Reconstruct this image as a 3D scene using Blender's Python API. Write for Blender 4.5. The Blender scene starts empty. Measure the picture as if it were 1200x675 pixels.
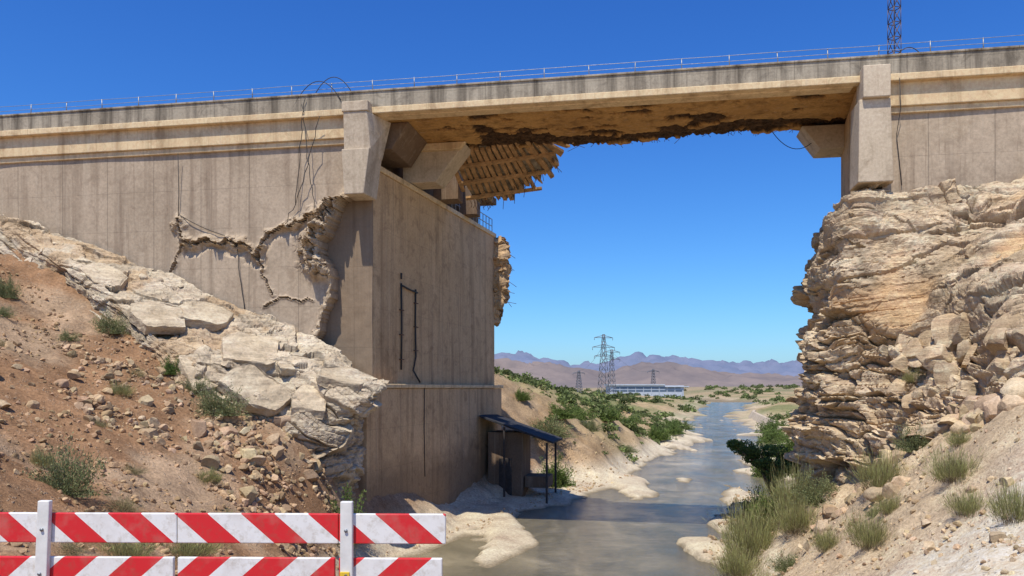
import bpy, math, random
import numpy as np
from mathutils import Vector, Matrix
random.seed(7); rng=np.random.default_rng(7)
scene=bpy.context.scene
col=scene.collection
# ------------------------------------------------------------ noise
def h3(ix,iy,iz,seed=0):
    a=(ix.astype(np.int64)*374761393+iy.astype(np.int64)*668265263+iz.astype(np.int64)*2147483647+seed*974634777)&0xFFFFFFFF
    a=((a^(a>>13))*1274126177)&0xFFFFFFFF
    a=((a^(a>>16))*2246822519)&0xFFFFFFFF
    a=a^(a>>15)
    return a/4294967295.0
def vn(p,seed=0):
    i=np.floor(p); f=p-i; f=f*f*f*(f*(f*6-15)+10)
    x,y,z=i[:,0],i[:,1],i[:,2]
    r=0
    for dx in (0,1):
        for dy in (0,1):
            for dz in (0,1):
                w=(f[:,0] if dx else 1-f[:,0])*(f[:,1] if dy else 1-f[:,1])*(f[:,2] if dz else 1-f[:,2])
                r=r+w*h3(x+dx,y+dy,z+dz,seed)
    return r*2-1
def fbm(p,o=4,seed=0):
    r=0;a=.5
    for k in range(o):
        r=r+a*vn(p*(2.03**k)+k*17.3,seed+k); a*=.5
    return r
def voro(p,seed=0):
    i=np.floor(p); n=len(p)
    f1=np.full(n,9.);f2=np.full(n,9.);cid=np.zeros(n)
    for dx in(-1,0,1):
        for dy in(-1,0,1):
            for dz in(-1,0,1):
                cx,cy,cz=i[:,0]+dx,i[:,1]+dy,i[:,2]+dz
                q=np.stack([cx+h3(cx,cy,cz,seed),cy+h3(cx,cy,cz,seed+1),cz+h3(cx,cy,cz,seed+2)],1)
                d=np.sqrt(((q-p)**2).sum(1))
                m=d<f1
                f2=np.where(m,f1,np.minimum(f2,d)); cid=np.where(m,h3(cx,cy,cz,seed+3),cid); f1=np.where(m,d,f1)
    return f1,f2,cid
def sst(x,a,b):
    t=np.clip((x-a)/(b-a),0,1); return t*t*(3-2*t)
# ------------------------------------------------------------ mesh helpers
def mk(name,V,F,parent=None,mat=None,smooth=False,attr=None,loc=None):
    V=np.asarray(V,dtype=np.float32); me=bpy.data.meshes.new(name)
    if isinstance(F,np.ndarray):
        k=F.shape[1]; me.vertices.add(len(V)); me.vertices.foreach_set('co',V.ravel())
        me.loops.add(F.size); me.loops.foreach_set('vertex_index',F.astype(np.int32).ravel())
        me.polygons.add(len(F)); me.polygons.foreach_set('loop_start',np.arange(0,F.size,k,dtype=np.int32))
        me.polygons.foreach_set('loop_total',np.full(len(F),k,dtype=np.int32))
    else: me.from_pydata([tuple(v) for v in V.tolist()],[],F)
    me.update(calc_edges=True); me.validate()
    if attr is not None:
        for an,av in attr.items():
            c=me.color_attributes.new(an,'FLOAT_COLOR','POINT')
            av=np.asarray(av,dtype=np.float32)
            if av.ndim==1: av=np.repeat(av[:,None],3,1)
            c.data.foreach_set('color',np.concatenate([av,np.ones((len(av),1),np.float32)],1).ravel())
    me.polygons.foreach_set('use_smooth',np.full(len(me.polygons),smooth))
    ob=bpy.data.objects.new(name,me); col.objects.link(ob)
    if mat: me.materials.append(mat)
    if parent: ob.parent=parent
    if loc: ob.location=loc
    return ob
def empty(name,loc=(0,0,0),rot=0):
    e=bpy.data.objects.new(name,None); col.objects.link(e); e.location=loc; e.rotation_euler=(0,0,rot); e.empty_display_size=.3
    return e
def gridF(nu,nv):
    i=np.arange(nu*nv).reshape(nu,nv)
    return np.stack([i[:-1,:-1],i[1:,:-1],i[1:,1:],i[:-1,1:]],-1).reshape(-1,4)
HEX=[(0,3,2,1),(4,5,6,7),(0,1,5,4),(1,2,6,5),(2,3,7,6),(3,0,4,7)]
def hexa(name,p,parent=None,mat=None,bev=.02):
    ob=mk(name,p,HEX,parent,mat)
    if bev:
        m=ob.modifiers.new('bevel','BEVEL'); m.width=bev; m.segments=2
    return ob
def box(name,x0,x1,y0,y1,z0,z1,parent=None,mat=None,bev=.02):
    return hexa(name,[(x0,y0,z0),(x1,y0,z0),(x1,y1,z0),(x0,y1,z0),(x0,y0,z1),(x1,y0,z1),(x1,y1,z1),(x0,y1,z1)],parent,mat,bev)
def tubes(name,lines,r,parent=None,mat=None,n=6):
    V=[];F=[]
    for ln in lines:
        P=np.array(ln,float); b=len(V)
        for i,p in enumerate(P):
            t=P[min(i+1,len(P)-1)]-P[max(i-1,0)]; t=t/(np.linalg.norm(t)+1e-9)
            a=np.cross(t,[0,0,1.] if abs(t[2])<.9 else [1.,0,0]); a/=np.linalg.norm(a); c=np.cross(t,a)
            rr_=r if not isinstance(r,(list,tuple)) else r[0]+(r[1]-r[0])*i/(len(P)-1)
            for k in range(n):
                an=2*math.pi*k/n; V.append(p+rr_*(math.cos(an)*a+math.sin(an)*c))
        for i in range(len(P)-1):
            for k in range(n):
                F.append((b+i*n+k,b+i*n+(k+1)%n,b+(i+1)*n+(k+1)%n,b+(i+1)*n+k))
        F.append(tuple(b+k for k in range(n))[::-1]); F.append(tuple(b+(len(P)-1)*n+k for k in range(n)))
    return mk(name,V,F,parent,mat,True)
def arc(a,b,sag,n=12,jit=0):
    a=np.array(a,float);b=np.array(b,float);o=[]
    for i in range(n+1):
        t=i/n;p=a*(1-t)+b*t;p[2]-=sag*4*t*(1-t)
        if jit: p+=rng.normal(0,jit,3)
        o.append(p)
    return o
# ------------------------------------------------------------ materials
class NT:
    def __init__(s,name):
        s.m=bpy.data.materials.new(name); s.m.use_nodes=True; s.t=s.m.node_tree; s.b=s.t.nodes['Principled BSDF']
    def n(s,ty,**k):
        nd=s.t.nodes.new(ty)
        for a,v in k.items():
            setattr(nd,a,v)
        return nd
    def l(s,a,b): s.t.links.new(a,b)
    def coord(s,scale=(1,1,1)):
        tc=s.n('ShaderNodeTexCoord'); mp=s.n('ShaderNodeMapping'); mp.inputs['Scale'].default_value=scale
        s.l(tc.outputs['Object'],mp.inputs['Vector']); return mp.outputs['Vector']
    def noise(s,scale,det=6,vec=None,rough=.6,dist=0):
        nd=s.n('ShaderNodeTexNoise'); nd.inputs['Scale'].default_value=scale; nd.inputs['Detail'].default_value=min(det,5); nd.inputs['Roughness'].default_value=rough; nd.inputs['Distortion'].default_value=dist
        s.l(vec if vec else s.coord(),nd.inputs['Vector']); return nd.outputs['Fac']
    def ramp(s,fac,stops):
        r=s.n('ShaderNodeValToRGB'); e=r.color_ramp.elements
        while len(e)<len(stops): e.new(.5)
        for q,(p,c) in zip(e,stops):
            q.position=p; q.color=(c,c,c,1) if not hasattr(c,'__len__') else (*c,1)
        s.l(fac,r.inputs['Fac']); return r.outputs['Color']
    def mix(s,fac,a,b,mode='MIX'):
        m=s.n('ShaderNodeMix',data_type='RGBA',blend_type=mode)
        for sock,v in ((m.inputs[0],fac),(m.inputs[6],a),(m.inputs[7],b)):
            if hasattr(v,'is_linked') : s.l(v,sock)
            elif hasattr(v,'__len__'): sock.default_value=(*v,1)
            else: sock.default_value=v
        return m.outputs[2]
    def math(s,op,a,b=0.):
        m=s.n('ShaderNodeMath',operation=op)
        for sock,v in ((m.inputs[0],a),(m.inputs[1],b)):
            if hasattr(v,'is_linked'): s.l(v,sock)
            else: sock.default_value=v
        return m.outputs[0]
    def attr(s,name):
        a=s.n('ShaderNodeAttribute'); a.attribute_name=name; return a.outputs['Color']
    def bump(s,h,strength=.5,dist=.05,prev=None):
        b=s.n('ShaderNodeBump'); b.inputs['Strength'].default_value=strength; b.inputs['Distance'].default_value=dist
        s.l(h,b.inputs['Height'])
        if prev: s.l(prev,b.inputs['Normal'])
        return b.outputs['Normal']
    def done(s,colr,rough=.9,normal=None,spec=.2,metal=0):
        if hasattr(colr,'is_linked'): s.l(colr,s.b.inputs['Base Color'])
        else: s.b.inputs['Base Color'].default_value=(*colr,1)
        if hasattr(rough,'is_linked'): s.l(rough,s.b.inputs['Roughness'])
        else: s.b.inputs['Roughness'].default_value=rough
        s.b.inputs['Specular IOR Level'].default_value=spec; s.b.inputs['Metallic'].default_value=metal
        if normal: s.l(normal,s.b.inputs['Normal'])
        return s.m
def concrete(name,c1,c2,stain=(.12,.085,.06),stainamt=.6,panel=0,dmg=None,panelx=2.4,recess_shade=False,thr=.5,blotamt=.3,tide=False):
    s=NT(name)
    big=s.noise(.35,5); base=s.mix(s.ramp(big,[(.3,0),(.7,1)]),c1,c2)
    fine=s.noise(9,5,None,.7); base=s.mix(.4,base,s.ramp(fine,[(.25,.22),(.75,.78)]),'OVERLAY')
    st=s.noise(1.0,5,s.coord((1.6,1.6,.09)),.65)
    base=s.mix(s.math('MULTIPLY',s.ramp(st,[(thr,0),(thr+.22,1)]),stainamt),base,stain)
    st2=s.noise(1.0,5,s.coord((4,4,.15)),.7)
    base=s.mix(s.math('MULTIPLY',s.ramp(st2,[(.55,0),(.75,1)]),.35),base,(.54,.45,.34))
    st3=s.noise(1.0,4,s.coord((7,7,.22)),.7)
    base=s.mix(s.math('MULTIPLY',s.ramp(st3,[(.6,0),(.72,1)]),stainamt*.7),base,stain)
    blot=s.noise(1.3,5,None,.7,.6); base=s.mix(s.math('MULTIPLY',s.ramp(blot,[(.52,0),(.68,1)]),blotamt),base,stain)
    h=s.math('MULTIPLY',fine,.4)
    tc=s.n('ShaderNodeTexCoord'); sp=s.n('ShaderNodeSeparateXYZ'); s.l(tc.outputs['Object'],sp.inputs[0])
    if panel:
        def line(o,w,per):
            f=s.math('FRACT',s.math('DIVIDE',o,per)); f=s.math('ABSOLUTE',s.math('SUBTRACT',f,.5))
            return s.math('GREATER_THAN',f,.5-w/per)
        axis=sp.outputs['X'] if panel==1 else sp.outputs['Y']
        ln=s.math('MAXIMUM',line(axis,.018,panelx),s.math('MULTIPLY',line(sp.outputs['Z'],.012,1.83),.4))
        base=s.mix(s.math('MULTIPLY',ln,.45),base,(.1,.08,.06))
        h=s.math('SUBTRACT',h,ln)
    if tide:
        zz=s.math('ADD',s.math('MULTIPLY',sp.outputs['Z'],-.45),s.math('MULTIPLY',s.noise(1.2,5),1.3))
        base=s.mix(s.math('MULTIPLY',s.ramp(s.math('SUBTRACT',zz,1.6),[(.3,0),(1,1)]),.6),base,(.13,.095,.065))
    if recess_shade:
        base=s.mix(s.math('MULTIPLY',s.attr('recess_shade'),.75),base,(.20,.14,.09))  # dark brown painted into the wall recess, standing in for the pylon's shadow
    if dmg:
        d=s.attr('dmg'); nn=s.noise(3,5,None,.7)
        tan=s.mix(s.ramp(nn,[(.35,0),(.65,1)]),*dmg)
        base=s.mix(d,base,tan)
        h=s.math('ADD',h,s.math('MULTIPLY',s.noise(5,5,None,.75),s.math('MULTIPLY',d,2.5)))
    return s.done(base,.92,s.bump(h,.5,.03),.15)
M_wall=concrete('wall_concrete',(.48,.375,.27),(.37,.285,.20),panel=1,dmg=((.28,.20,.125),(.56,.45,.32)),stain=(.15,.10,.065),stainamt=.65,recess_shade=True)
M_side=concrete('abutment_concrete',(.64,.44,.25),(.51,.34,.185),panel=2,stainamt=.65,panelx=3.1,stain=(.19,.115,.06),tide=True,blotamt=.45)
M_cream=concrete('cream_concrete',(.74,.57,.345),(.63,.46,.265),stain=(.27,.16,.08),stainamt=.6,blotamt=.45)
M_par=concrete('parapet_concrete',(.43,.37,.28),(.30,.25,.185),stain=(.075,.06,.045),stainamt=.85,panel=1,panelx=2.1,thr=.44,blotamt=.55)
M_pyl=concrete('pylon_concrete',(.60,.49,.36),(.49,.39,.275),stainamt=.5,stain=(.2,.14,.085),blotamt=.45)
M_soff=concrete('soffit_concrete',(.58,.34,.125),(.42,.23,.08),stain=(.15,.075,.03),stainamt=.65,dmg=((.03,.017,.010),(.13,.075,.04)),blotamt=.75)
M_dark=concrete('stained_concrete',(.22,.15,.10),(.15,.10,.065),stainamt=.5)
def simple(name,c,rough=.6,metal=0,var=.3,sc=6,spec=.3):
    s=NT(name); n=s.noise(sc,5)
    b=s.mix(s.ramp(n,[(.3,0),(.7,1)]),tuple(x*(1-var) for x in c),tuple(min(1,x*(1+var)) for x in c))
    return s.done(b,rough,s.bump(n,.2,.01),spec,metal)
M_steel=simple('galvanised_steel',(.30,.31,.32),.5,.6); M_rust=simple('rusty_steel',(.13,.07,.045),.85,.1); M_wire=simple('wire',(.05,.045,.04),.7)
M_wood=simple('broken_timber_slats',(.42,.25,.115),.85,0,.45,3); M_tower=simple('tower_steel',(.16,.17,.20),.6); M_mast=simple('mast_paint',(.10,.08,.10),.6)
M_roof=simple('sheet_metal_roof',(.045,.045,.05),.8,0,.3,6,.1); M_black=simple('dark_boards',(.06,.05,.045),.8); M_bark=simple('bark',(.16,.12,.08),.9)
def rockmat(name,c1,c2,c3,sc=1.,bumpd=.06,strata=True):
    s=NT(name)
    n1=s.noise(.6*sc,5,None,.6,.4); base=s.ramp(n1,[(.3,c1),(.5,c2),(.72,c3)])
    n2=s.noise(7*sc,5,None,.75); base=s.mix(.55,base,s.ramp(n2,[(.25,.18),(.75,.8)]),'OVERLAY')
    h=s.math('MULTIPLY',n2,.9)
    if strata:
        n3=s.noise(1.0,5,s.coord((.5,.5,5)),.65,.5); base=s.mix(.35,base,s.ramp(n3,[(.35,.2),(.65,.75)]),'OVERLAY'); h=s.math('ADD',h,n3)
    base=s.mix(1.,base,s.attr('tint'),'MULTIPLY')
    return s.done(base,.95,s.bump(h,.8,bumpd),.1)
M_cliff=rockmat('cliff_rock',(.46,.335,.205),(.58,.45,.30),(.66,.555,.405),bumpd=.1)
M_slab=rockmat('slab_rock',(.42,.33,.23),(.53,.44,.32),(.62,.535,.415))
M_stone=rockmat('rubble_stone',(.35,.265,.18),(.45,.355,.25),(.55,.465,.355),2,.03,False)
s=NT('ground'); base=s.attr('gcol')
n1=s.noise(.7,5,None,.65); base=s.mix(.55,base,s.ramp(n1,[(.3,.25),(.7,.75)]),'OVERLAY')
n2=s.noise(9,5,None,.8); base=s.mix(.6,base,s.ramp(n2,[(.3,.12),(.7,.88)]),'OVERLAY')
v=s.n('ShaderNodeTexVoronoi'); v.inputs['Scale'].default_value=11; s.l(s.coord(),v.inputs['Vector'])
peb=s.ramp(v.outputs['Distance'],[(.1,1),(.35,0)]); pm=s.math('MULTIPLY',peb,s.ramp(s.noise(2.2,4),[(.45,0),(.58,1)]))
base=s.mix(s.math('MULTIPLY',pm,.6),base,(.46,.385,.295))
h=s.math('ADD',s.math('MULTIPLY',n2,1.2),s.math('MULTIPLY',pm,.6))
M_ground=s.done(base,.95,s.bump(h,.8,.07),.08)
# ------------------------------------------------------------ terrain
CP=np.array([
(0,0,-2.1),(-4,0,-2.1),(4,0,-2.1),(-4,6.5,-2.2),(-1,7,-2.35),(0,-8,-2),(3,6,-2.4),(-7,7,-2.0),
(0,10,-3.5),(0,15,-5),(0,20,-6.4),(0,25,-7.2),(-4,11,-3.6),(-4,16,-4.8),(-5,21,-5.9),(-5.8,27,-5.7),(-6.6,31,-4.4),(-4.8,32,-6.6),
(-9,14,-2.1),(-8,20,-3.7),(-13,20,-1.0),(-8.4,26,-3.1),(-16,25,.7),(-11.5,26,-1.6),(-18,28,1.9),(-21,33,4.5),(-16.6,33,2.5),(-13.7,32,1.0),(-9.8,30.5,-1.2),(-7.6,31,-2.8),
(-25,38,7.7),(-30,35,8),(-20,20,1.6),(-30,20,6),(-30,5,2),(-12,8,-1.5),(-20,10,.3),
(-20,37,6.2),(-15.7,36.3,4.3),(-11.5,35.5,1.8),(-9,34.5,-1.2),(-6.8,33.5,-4.4),
(-15,45,5),(-25,55,9),(-4,42,-6.1),(-2.5,46,-6.0),(-.5,50,-5.8),(1,55,-5.8),(-1.3,61,.8),(-7,60,2.5),(1.5,70,-.2),(4.2,65,-2.2),(9,85,-2),(5.3,62,-4.2),(13.5,90,-5.2),(17.7,110,-4),(28,140,-6.2),(2.5,58,-5.8),
(9,64,-6.6),(14,77,-6.6),(20,95,-6.6),(27,119,-6.6),(35,163,-6.6),(57,250,-6),(95,400,-5.5),(22,62,-6.3),(29,87,-6.3),(42,130,-6.3),(50,176,-6.3),(74,250,-6),
(-15,80,6),(-5,90,2.5),(0,120,1.5),(20,160,-2.5),(-30,150,9),(-60,60,12),(-60,20,12),
(8,28,-6.3),(8,25,-6.0),(7,20,-4.9),(7,16,-4.0),(6,12,-3.1),(6,9,-2.5),(9,9,-2.1),(8.6,16,-2.9),(9,14,-2.3),(12.2,19,-.5),(11.3,21,-1.9),(10.3,24,-3.7),(9.3,24,-4.8),(10.9,29,-4.2),
(13,24,-1.4),(12.2,27,-3.3),(15,28,-.8),(18,26,1.8),(14,31,-2.5),(17,21,1.6),(24,22,5),(35,25,9),(30,10,4),(14,10,-.8),(20,0,-.5),(15,-10,-1.5),
(12.5,38,-6),(15.5,45,-5.4),(23.9,60,-5.2),(35,90,-4.4),(64,200,-4),(30,60,-1.5),(44,60,4),(60,100,2),(26,45,1),(22,52,-4.5),(50,130,-4.5),(64,170,-4.5),(80,120,3),
(30,400,-4.5),(100,500,-4.5),(0,400,-2),(-100,300,9),(200,300,2),(300,800,2),(0,800,0),(-300,600,8),(-80,-40,3),(80,-40,3),(0,-60,-1)],float)
def kern(r2): return np.sqrt(r2+2.0)
D=((CP[:,None,:2]-CP[None,:,:2])**2).sum(-1); n_=len(CP)
A=np.zeros((n_+1,n_+1)); A[:n_,:n_]=kern(D); A[:n_,n_]=1; A[n_,:n_]=1
Wt=np.linalg.solve(A,np.append(CP[:,2],0))
YE=np.array([21,24,27,29.7,32.7,38.4,48.4,57,77,119,163,250,400]); XL=np.array([1,-4.2,-5.4,-4.8,-3.8,-.9,4.0,9.2,15.6,27.6,36.6,58,100])
YR=np.array([21,24,27,31.8,38,45,62,87,130,176,250,400]); XR=np.array([2,6,7.4,8.2,11,13.6,20,28.5,41,49,72,125])
def terr(X,Y,detail=True):
    X=np.asarray(X,float);Y=np.asarray(Y,float); sh=X.shape; X=X.ravel();Y=Y.ravel()
    z=np.full(len(X),Wt[n_])
    for i in range(n_): z+=Wt[i]*kern((X-CP[i,0])**2+(Y-CP[i,1])**2)
    R=np.hypot(X,Y); z=np.where(R>700,z+(1-z)*sst(R,700,1300),z)
    P=np.stack([X,Y,X*0],1)
    if detail:
        cam=sst(R,4,10)
        z+=cam*(fbm(P*.25,5,3)*.9*np.clip(R/60,.45,1.2)+fbm(P*1.3,4,9)*.24+np.abs(fbm(P*3,3,12))*.14)
    wob=fbm(P*.2,3,31)*np.clip(R/40,.5,3)*1.4
    sd=np.maximum(np.interp(Y,YE,XL)-X,X-np.interp(Y,YR,XR))*.92+wob
    sd=np.where(Y<21,5,sd); sd=np.where((Y<27)&(Y>=21),np.maximum(sd,(26-Y)*.8),sd)
    zz=np.maximum(z,-6.62+.2*fbm(P*.5,3,5))
    bar=fbm(P*np.array([.35,.12,1]),3,77)
    near=1-sst(-sd,.5,4.5)      # shoals only next to the banks
    bed=-7.3+.12*sst(bar,.1,.4)+.50*near*sst(bar+fbm(P*1.2,3,78)*.15,-.02,.30)
    wd=1.8+R/45
    w=sst(sd/wd,-.5,1.6)
    out=bed+(zz-bed)*w
    return out.reshape(sh),sd.reshape(sh)
def tz(x,y): return float(terr(np.array([x]),np.array([y]))[0][0])
def axis(a,b,st,lo,hi,g=1.09):
    c=list(np.arange(a,b,st)); d=st;x=c[-1]
    while x<hi: d*=g; x+=d; c.append(x)
    d=st;x=c[0];pre=[]
    while x>lo: d*=g; x-=d; pre.append(x)
    return np.array(pre[::-1]+c)
gx=axis(-26,24,.16,-4500,4500,1.07); gy=axis(7,58,.16,-1500,7000,1.045)
GX,GY=np.meshgrid(gx,gy,indexing='ij'); GZ,SD=terr(GX,GY)
X=GX.ravel();Y=GY.ravel();Z=GZ.ravel();S=SD.ravel(); P=np.stack([X,Y,Z],1)
def C(*c): return np.array(c)[None,:]
left=C(.30,.17,.09); leftp=C(.41,.28,.175); right=C(.53,.40,.255); sand=C(.57,.48,.345); farc=C(.41,.295,.165); green=C(.17,.18,.07); mud=C(.22,.17,.105)
def mixc(a,b,w): return a*(1-w[:,None])+b*w[:,None]
g=mixc(np.repeat(left,len(X),0),np.repeat(leftp,len(X),0),sst(fbm(P*.22,4,50)+.3*fbm(P*1.5,3,51),-.02,.4))
g=mixc(g,right,sst(X-.15*Y,1,5)); g=mixc(g,farc,sst(Y,52,75))
g=mixc(g,green,sst(fbm(P*.06,5,60),-.10,.20)*sst(Y,55,110)*.85)
g=mixc(g,sand,(1-sst(Z,-6.4,-5.2))*sst(Y,24,30)*(1-sst(Y,100,200)*.6)); g=mixc(g,C(.70,.61,.475),sst(X+fbm(P*.5,4,5)*2,4,6.5)*(1-sst(Y+fbm(P*.4,4,6)*4,13,19)))
g=mixc(g,mud,1-sst(Z,-7.02,-6.88))
g=mixc(g,C(.24,.20,.14),sst(Y,200,900)*.6)
ground=mk('ground',P,gridF(len(gx),len(gy)),None,M_ground,True,{'gcol':g})
wy=np.concatenate([np.arange(21,60,1.),np.arange(60,400,6.)]); WV=[]
for y in wy:
    a=np.interp(y,YE,XL)-6-y*.03; b=np.interp(y,YR,XR)+4+y*.03
    for k in range(9): WV.append((a+(b-a)*k/8,y,-7.0))
s=NT('river_water')
nw=s.noise(.22,5,s.coord((1,.45,1)),.65,.9); base=s.ramp(nw,[(.36,(.10,.088,.052)),(.52,(.165,.14,.085)),(.62,(.25,.21,.13)),(.74,(.40,.335,.225))])
hh=s.math('ADD',s.noise(2.4,5,s.coord((1,2.4,1)),.72),s.math('MULTIPLY',s.noise(.7,4,s.coord((1,2.2,1)),.6,.8),1.4))
M_water=s.done(base,s.ramp(s.noise(.3,4),[(.4,.04),(.65,.15)]),s.bump(hh,.7,.11),.5)
river=mk('river',np.array(WV),gridF(len(wy),9),None,M_water,True)
# ------------------------------------------------------------ lofted rock surfaces
def cr(a,b,c,d,t): return .5*((2*b)+(-a+c)*t+(2*a-5*b+4*c-d)*t*t+(-a+3*b-3*c+d)*t**3)
def resample(C_,n,ax):
    C_=np.moveaxis(C_,ax,0); m=C_.shape[0]; o=[]
    for t in np.linspace(0,m-1-1e-6,n):
        i=int(t); f=t-i; g_=lambda k:C_[min(max(k,0),m-1)]
        o.append(cr(g_(i-1),g_(i),g_(i+1),g_(i+2),f))
    return np.moveaxis(np.array(o),0,ax)
def loft(name,ctrl,nu,nv,mat,dispf):
    G=resample(resample(np.array(ctrl,float),nu,0),nv,1)
    du=np.gradient(G,axis=0);dv=np.gradient(G,axis=1); N=np.cross(du,dv); N/=np.linalg.norm(N,axis=-1,keepdims=True)+1e-9
    Pp=G.reshape(-1,3); d,t=dispf(Pp); Pn=Pp+N.reshape(-1,3)*d[:,None]
    mk(name,Pn,gridF(nu,nv),None,mat,False,{'tint':t})
    return Pn,N.reshape(-1,3)
def layers(q,seed):
    k=np.floor(q); fr=q-k; r=h3(k,k*0,k*0,seed)
    return (r-.5)*1.0+ .40*(sst(fr,0,.10)-1)+.25*(fr),r
def cliffdisp(P,a=1.):
    wp=P+np.stack([fbm(P*.4,3,1),fbm(P*.4,3,2),fbm(P*.4,3,3)],1)*1.2
    dip=P[:,2]-.10*P[:,0]+.05*P[:,1]
    f1,f2,c=voro(wp*np.array([.40,.40,.9]),5); e=f2-f1
    g1,g2,c2=voro(wp*np.array([1.0,1.0,3.2])+7,9); e2=g2-g1
    L1,r1=layers(dip*1.0+fbm(P*.22,3,8)*1.0+c*.4,3); L2,r2=layers(dip*3.4+fbm(P*.4,3,18)*1.1+c2*.35,4)
    rough=sst(fbm(P*.3,2,70)+.34*(3.6-P[:,2])/5+.12*sst(-P[:,0],-14,-12),-.10,.3)
    d=a*(.80*L1+.22*L2+.62*(c-.5)*rough-.30*(1-sst(e,0,.07))*rough+.28*(c2-.5)*rough-.09*(1-sst(e2,0,.12))*(.25+rough)+fbm(P*.28,4,20)*1.1+fbm(P*3.5,4,30)*.12)
    t=.90+.16*(c-.5)*rough+.24*(r1-.5)+.2*(r2-.5)+.12*(c2-.5)*rough; t*=.70+.30*sst(e,0,.08)
    sandy=sst(fbm(P*.35,3,90)+.3*sst(P[:,0],14.5,18)-.25*np.abs(P[:,2]-3.5)/3,.05,.3)
    d=d*(1-.6*sandy)
    tint=np.stack([t,t*.985,t*.96],1)*(1-sandy[:,None])+sandy[:,None]*np.array([[1.0,.85,.68]])
    return d,np.clip(tint,0,1.2)
cliff=[
[(14.9,39.5,-8),(14.9,39.3,-5),(14.9,39.2,-1.5),(15.2,39.2,2),(15.4,39.2,5),(15.6,39.2,7.8),(17,39,8.2)],
[(13.2,35,-8),(13.1,35,-5),(13.1,35,-1.5),(13.4,35,2),(13.7,35,5),(14.1,35,7.6),(15.5,35,8.2)],
[(11.9,31,-8),(11.7,30.8,-5),(11.8,30.8,-1.5),(11.9,30.6,1.5),(12.5,30.6,4.5),(13.3,31.0,6.6),(13.8,31.6,7.6)],
[(12.6,26.6,-6),(12.5,27.0,-3.2),(12.9,27.8,-.6),(13.3,28.6,2.0),(13.8,29.4,4.4),(14.4,30.5,6.4),(14.7,31.4,7.4)],
[(13.3,23,-3),(13.4,24,-.8),(14.1,25.6,.8),(14.8,27,2.5),(15.6,28.4,4.4),(16.4,29.8,6.4),(16.8,31.1,7.7)],
[(13.8,19.5,-1.5),(14.2,21,.7),(15.4,23.6,2.3),(16.6,25.8,4.0),(17.8,27.4,5.6),(19.0,29.0,7.1),(19.6,30.8,8.1)],
[(17.5,16.5,0),(18.5,18.5,2.3),(20.2,21.5,4),(21.8,24,5.6),(23.2,26.3,7.2),(24.5,28.4,8.5),(25,29.8,9)],
[(23,13.5,1),(24.5,16,3.8),(26.5,19,5.5),(28.5,22,7),(30,25,8.5),(31.5,27,9.3),(32,28.4,9.6)]]
CLP,CLN=loft('rock_cliff',cliff,580,370,M_cliff,cliffdisp)
def slabdisp(P):
    q=np.stack([P[:,0]*.95+P[:,2]*.3,P[:,1],P[:,2]],1)
    wp=q+np.stack([fbm(P*.7,3,1),fbm(P*.7,3,2),fbm(P*.7,3,3)],1)*.6
    f1,f2,c=voro(wp*np.array([.28,.7,.7]),15); e=f2-f1
    g1,g2,c2=voro(wp*np.array([1.6,2.8,2.8]),19); e2=g2-g1
    m=sst(fbm(P*.45,3,44),-.05,.25)
    low=sst(-P[:,2],-2.2,.6)
    L1,r1=layers((P[:,2]+P[:,0]*.50-P[:,1]*.25)*1.5+fbm(P*.35,3,8)*1.1+c*.3,5); L2,r2=layers((P[:,2]+P[:,0]*.44-P[:,1]*.1)*4.5+fbm(P*.7,3,9)*1.3+c2*.3,6)
    d=.30*(c-.5)-.14*(1-sst(e,0,.035))*np.maximum(m,low)+.14*(c2-.5)*m-.04*(1-sst(e2,0,.08))*m+fbm(P*.5,3,20)*.45+(.30+.25*low)*L1+.10*L2+fbm(P*4,4,30)*.12
    t=.92+.12*(c-.5)+.18*(r1-.5)+.14*(r2-.5); t*=.82+.18*sst(e,0,.04)
    dirt=sst(fbm(P*.6,4,61),.08,.3)*.6
    tint=np.stack([t,t*.985,t*.96],1)*(1-dirt[:,None])+dirt[:,None]*np.array([[.82,.66,.50]])
    return d,np.clip(tint,0,1.2)
slab=[
[(-30,36,7.4),(-30,36.3,8),(-30,37,8.4),(-30,38,8.6),(-30,39,8.6)],
[(-23.4,35.6,6.2),(-23.2,36.2,7.1),(-23.6,36.8,7.5),(-24.3,37.4,7.8),(-24.8,38.6,8.0)],
[(-18.4,33.8,3.4),(-18.5,34.1,4.8),(-19.0,35.1,5.5),(-19.6,36.2,6.3),(-20.3,37.6,7.0)],
[(-14.4,31.7,.6),(-14.5,32.1,2.1),(-14.9,33.2,3.0),(-15.4,34.7,4.0),(-16.0,36.9,5.2)],
[(-10.2,30.2,-2.0),(-10.3,30.5,-.5),(-10.7,31.7,.5),(-11.2,33.4,1.8),(-11.8,36.2,3.2)],
[(-8.0,30.6,-2.9),(-8.0,30.7,-1.5),(-8.2,31.4,-.4),(-8.4,32.8,.7),(-8.9,35.8,2.0)],
[(-6.3,31.4,-1.6),(-6.0,31.2,-.6),(-6.1,31.9,.2),(-6.3,33,.5),(-6.8,35.4,.8)],
[(-5.6,32.6,-.6),(-5.2,32.4,0.0),(-5.1,32.9,.25),(-5.2,33.6,.4),(-5.9,35.0,.4)]]
SLP,SLN=loft('rock_slab',slab,500,240,M_slab,slabdisp)
und=[[(-8.6,31.2,-6),(-8.6,31.0,-4.4),(-8.4,31.2,-2.5),(-8.2,31.7,-1)],
[(-7.5,31.3,-6.5),(-7.4,31.3,-4.6),(-7.3,31.4,-2.6),(-7.1,31.7,-.8)],
[(-6.9,32.1,-6.8),(-6.8,32.1,-4.8),(-6.7,32.3,-2.4),(-6.4,32.5,-.6)],
[(-6.7,34.6,-7),(-6.6,34.6,-4.8),(-6.5,34.6,-2.4),(-6.2,34.4,-.2)]]
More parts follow.
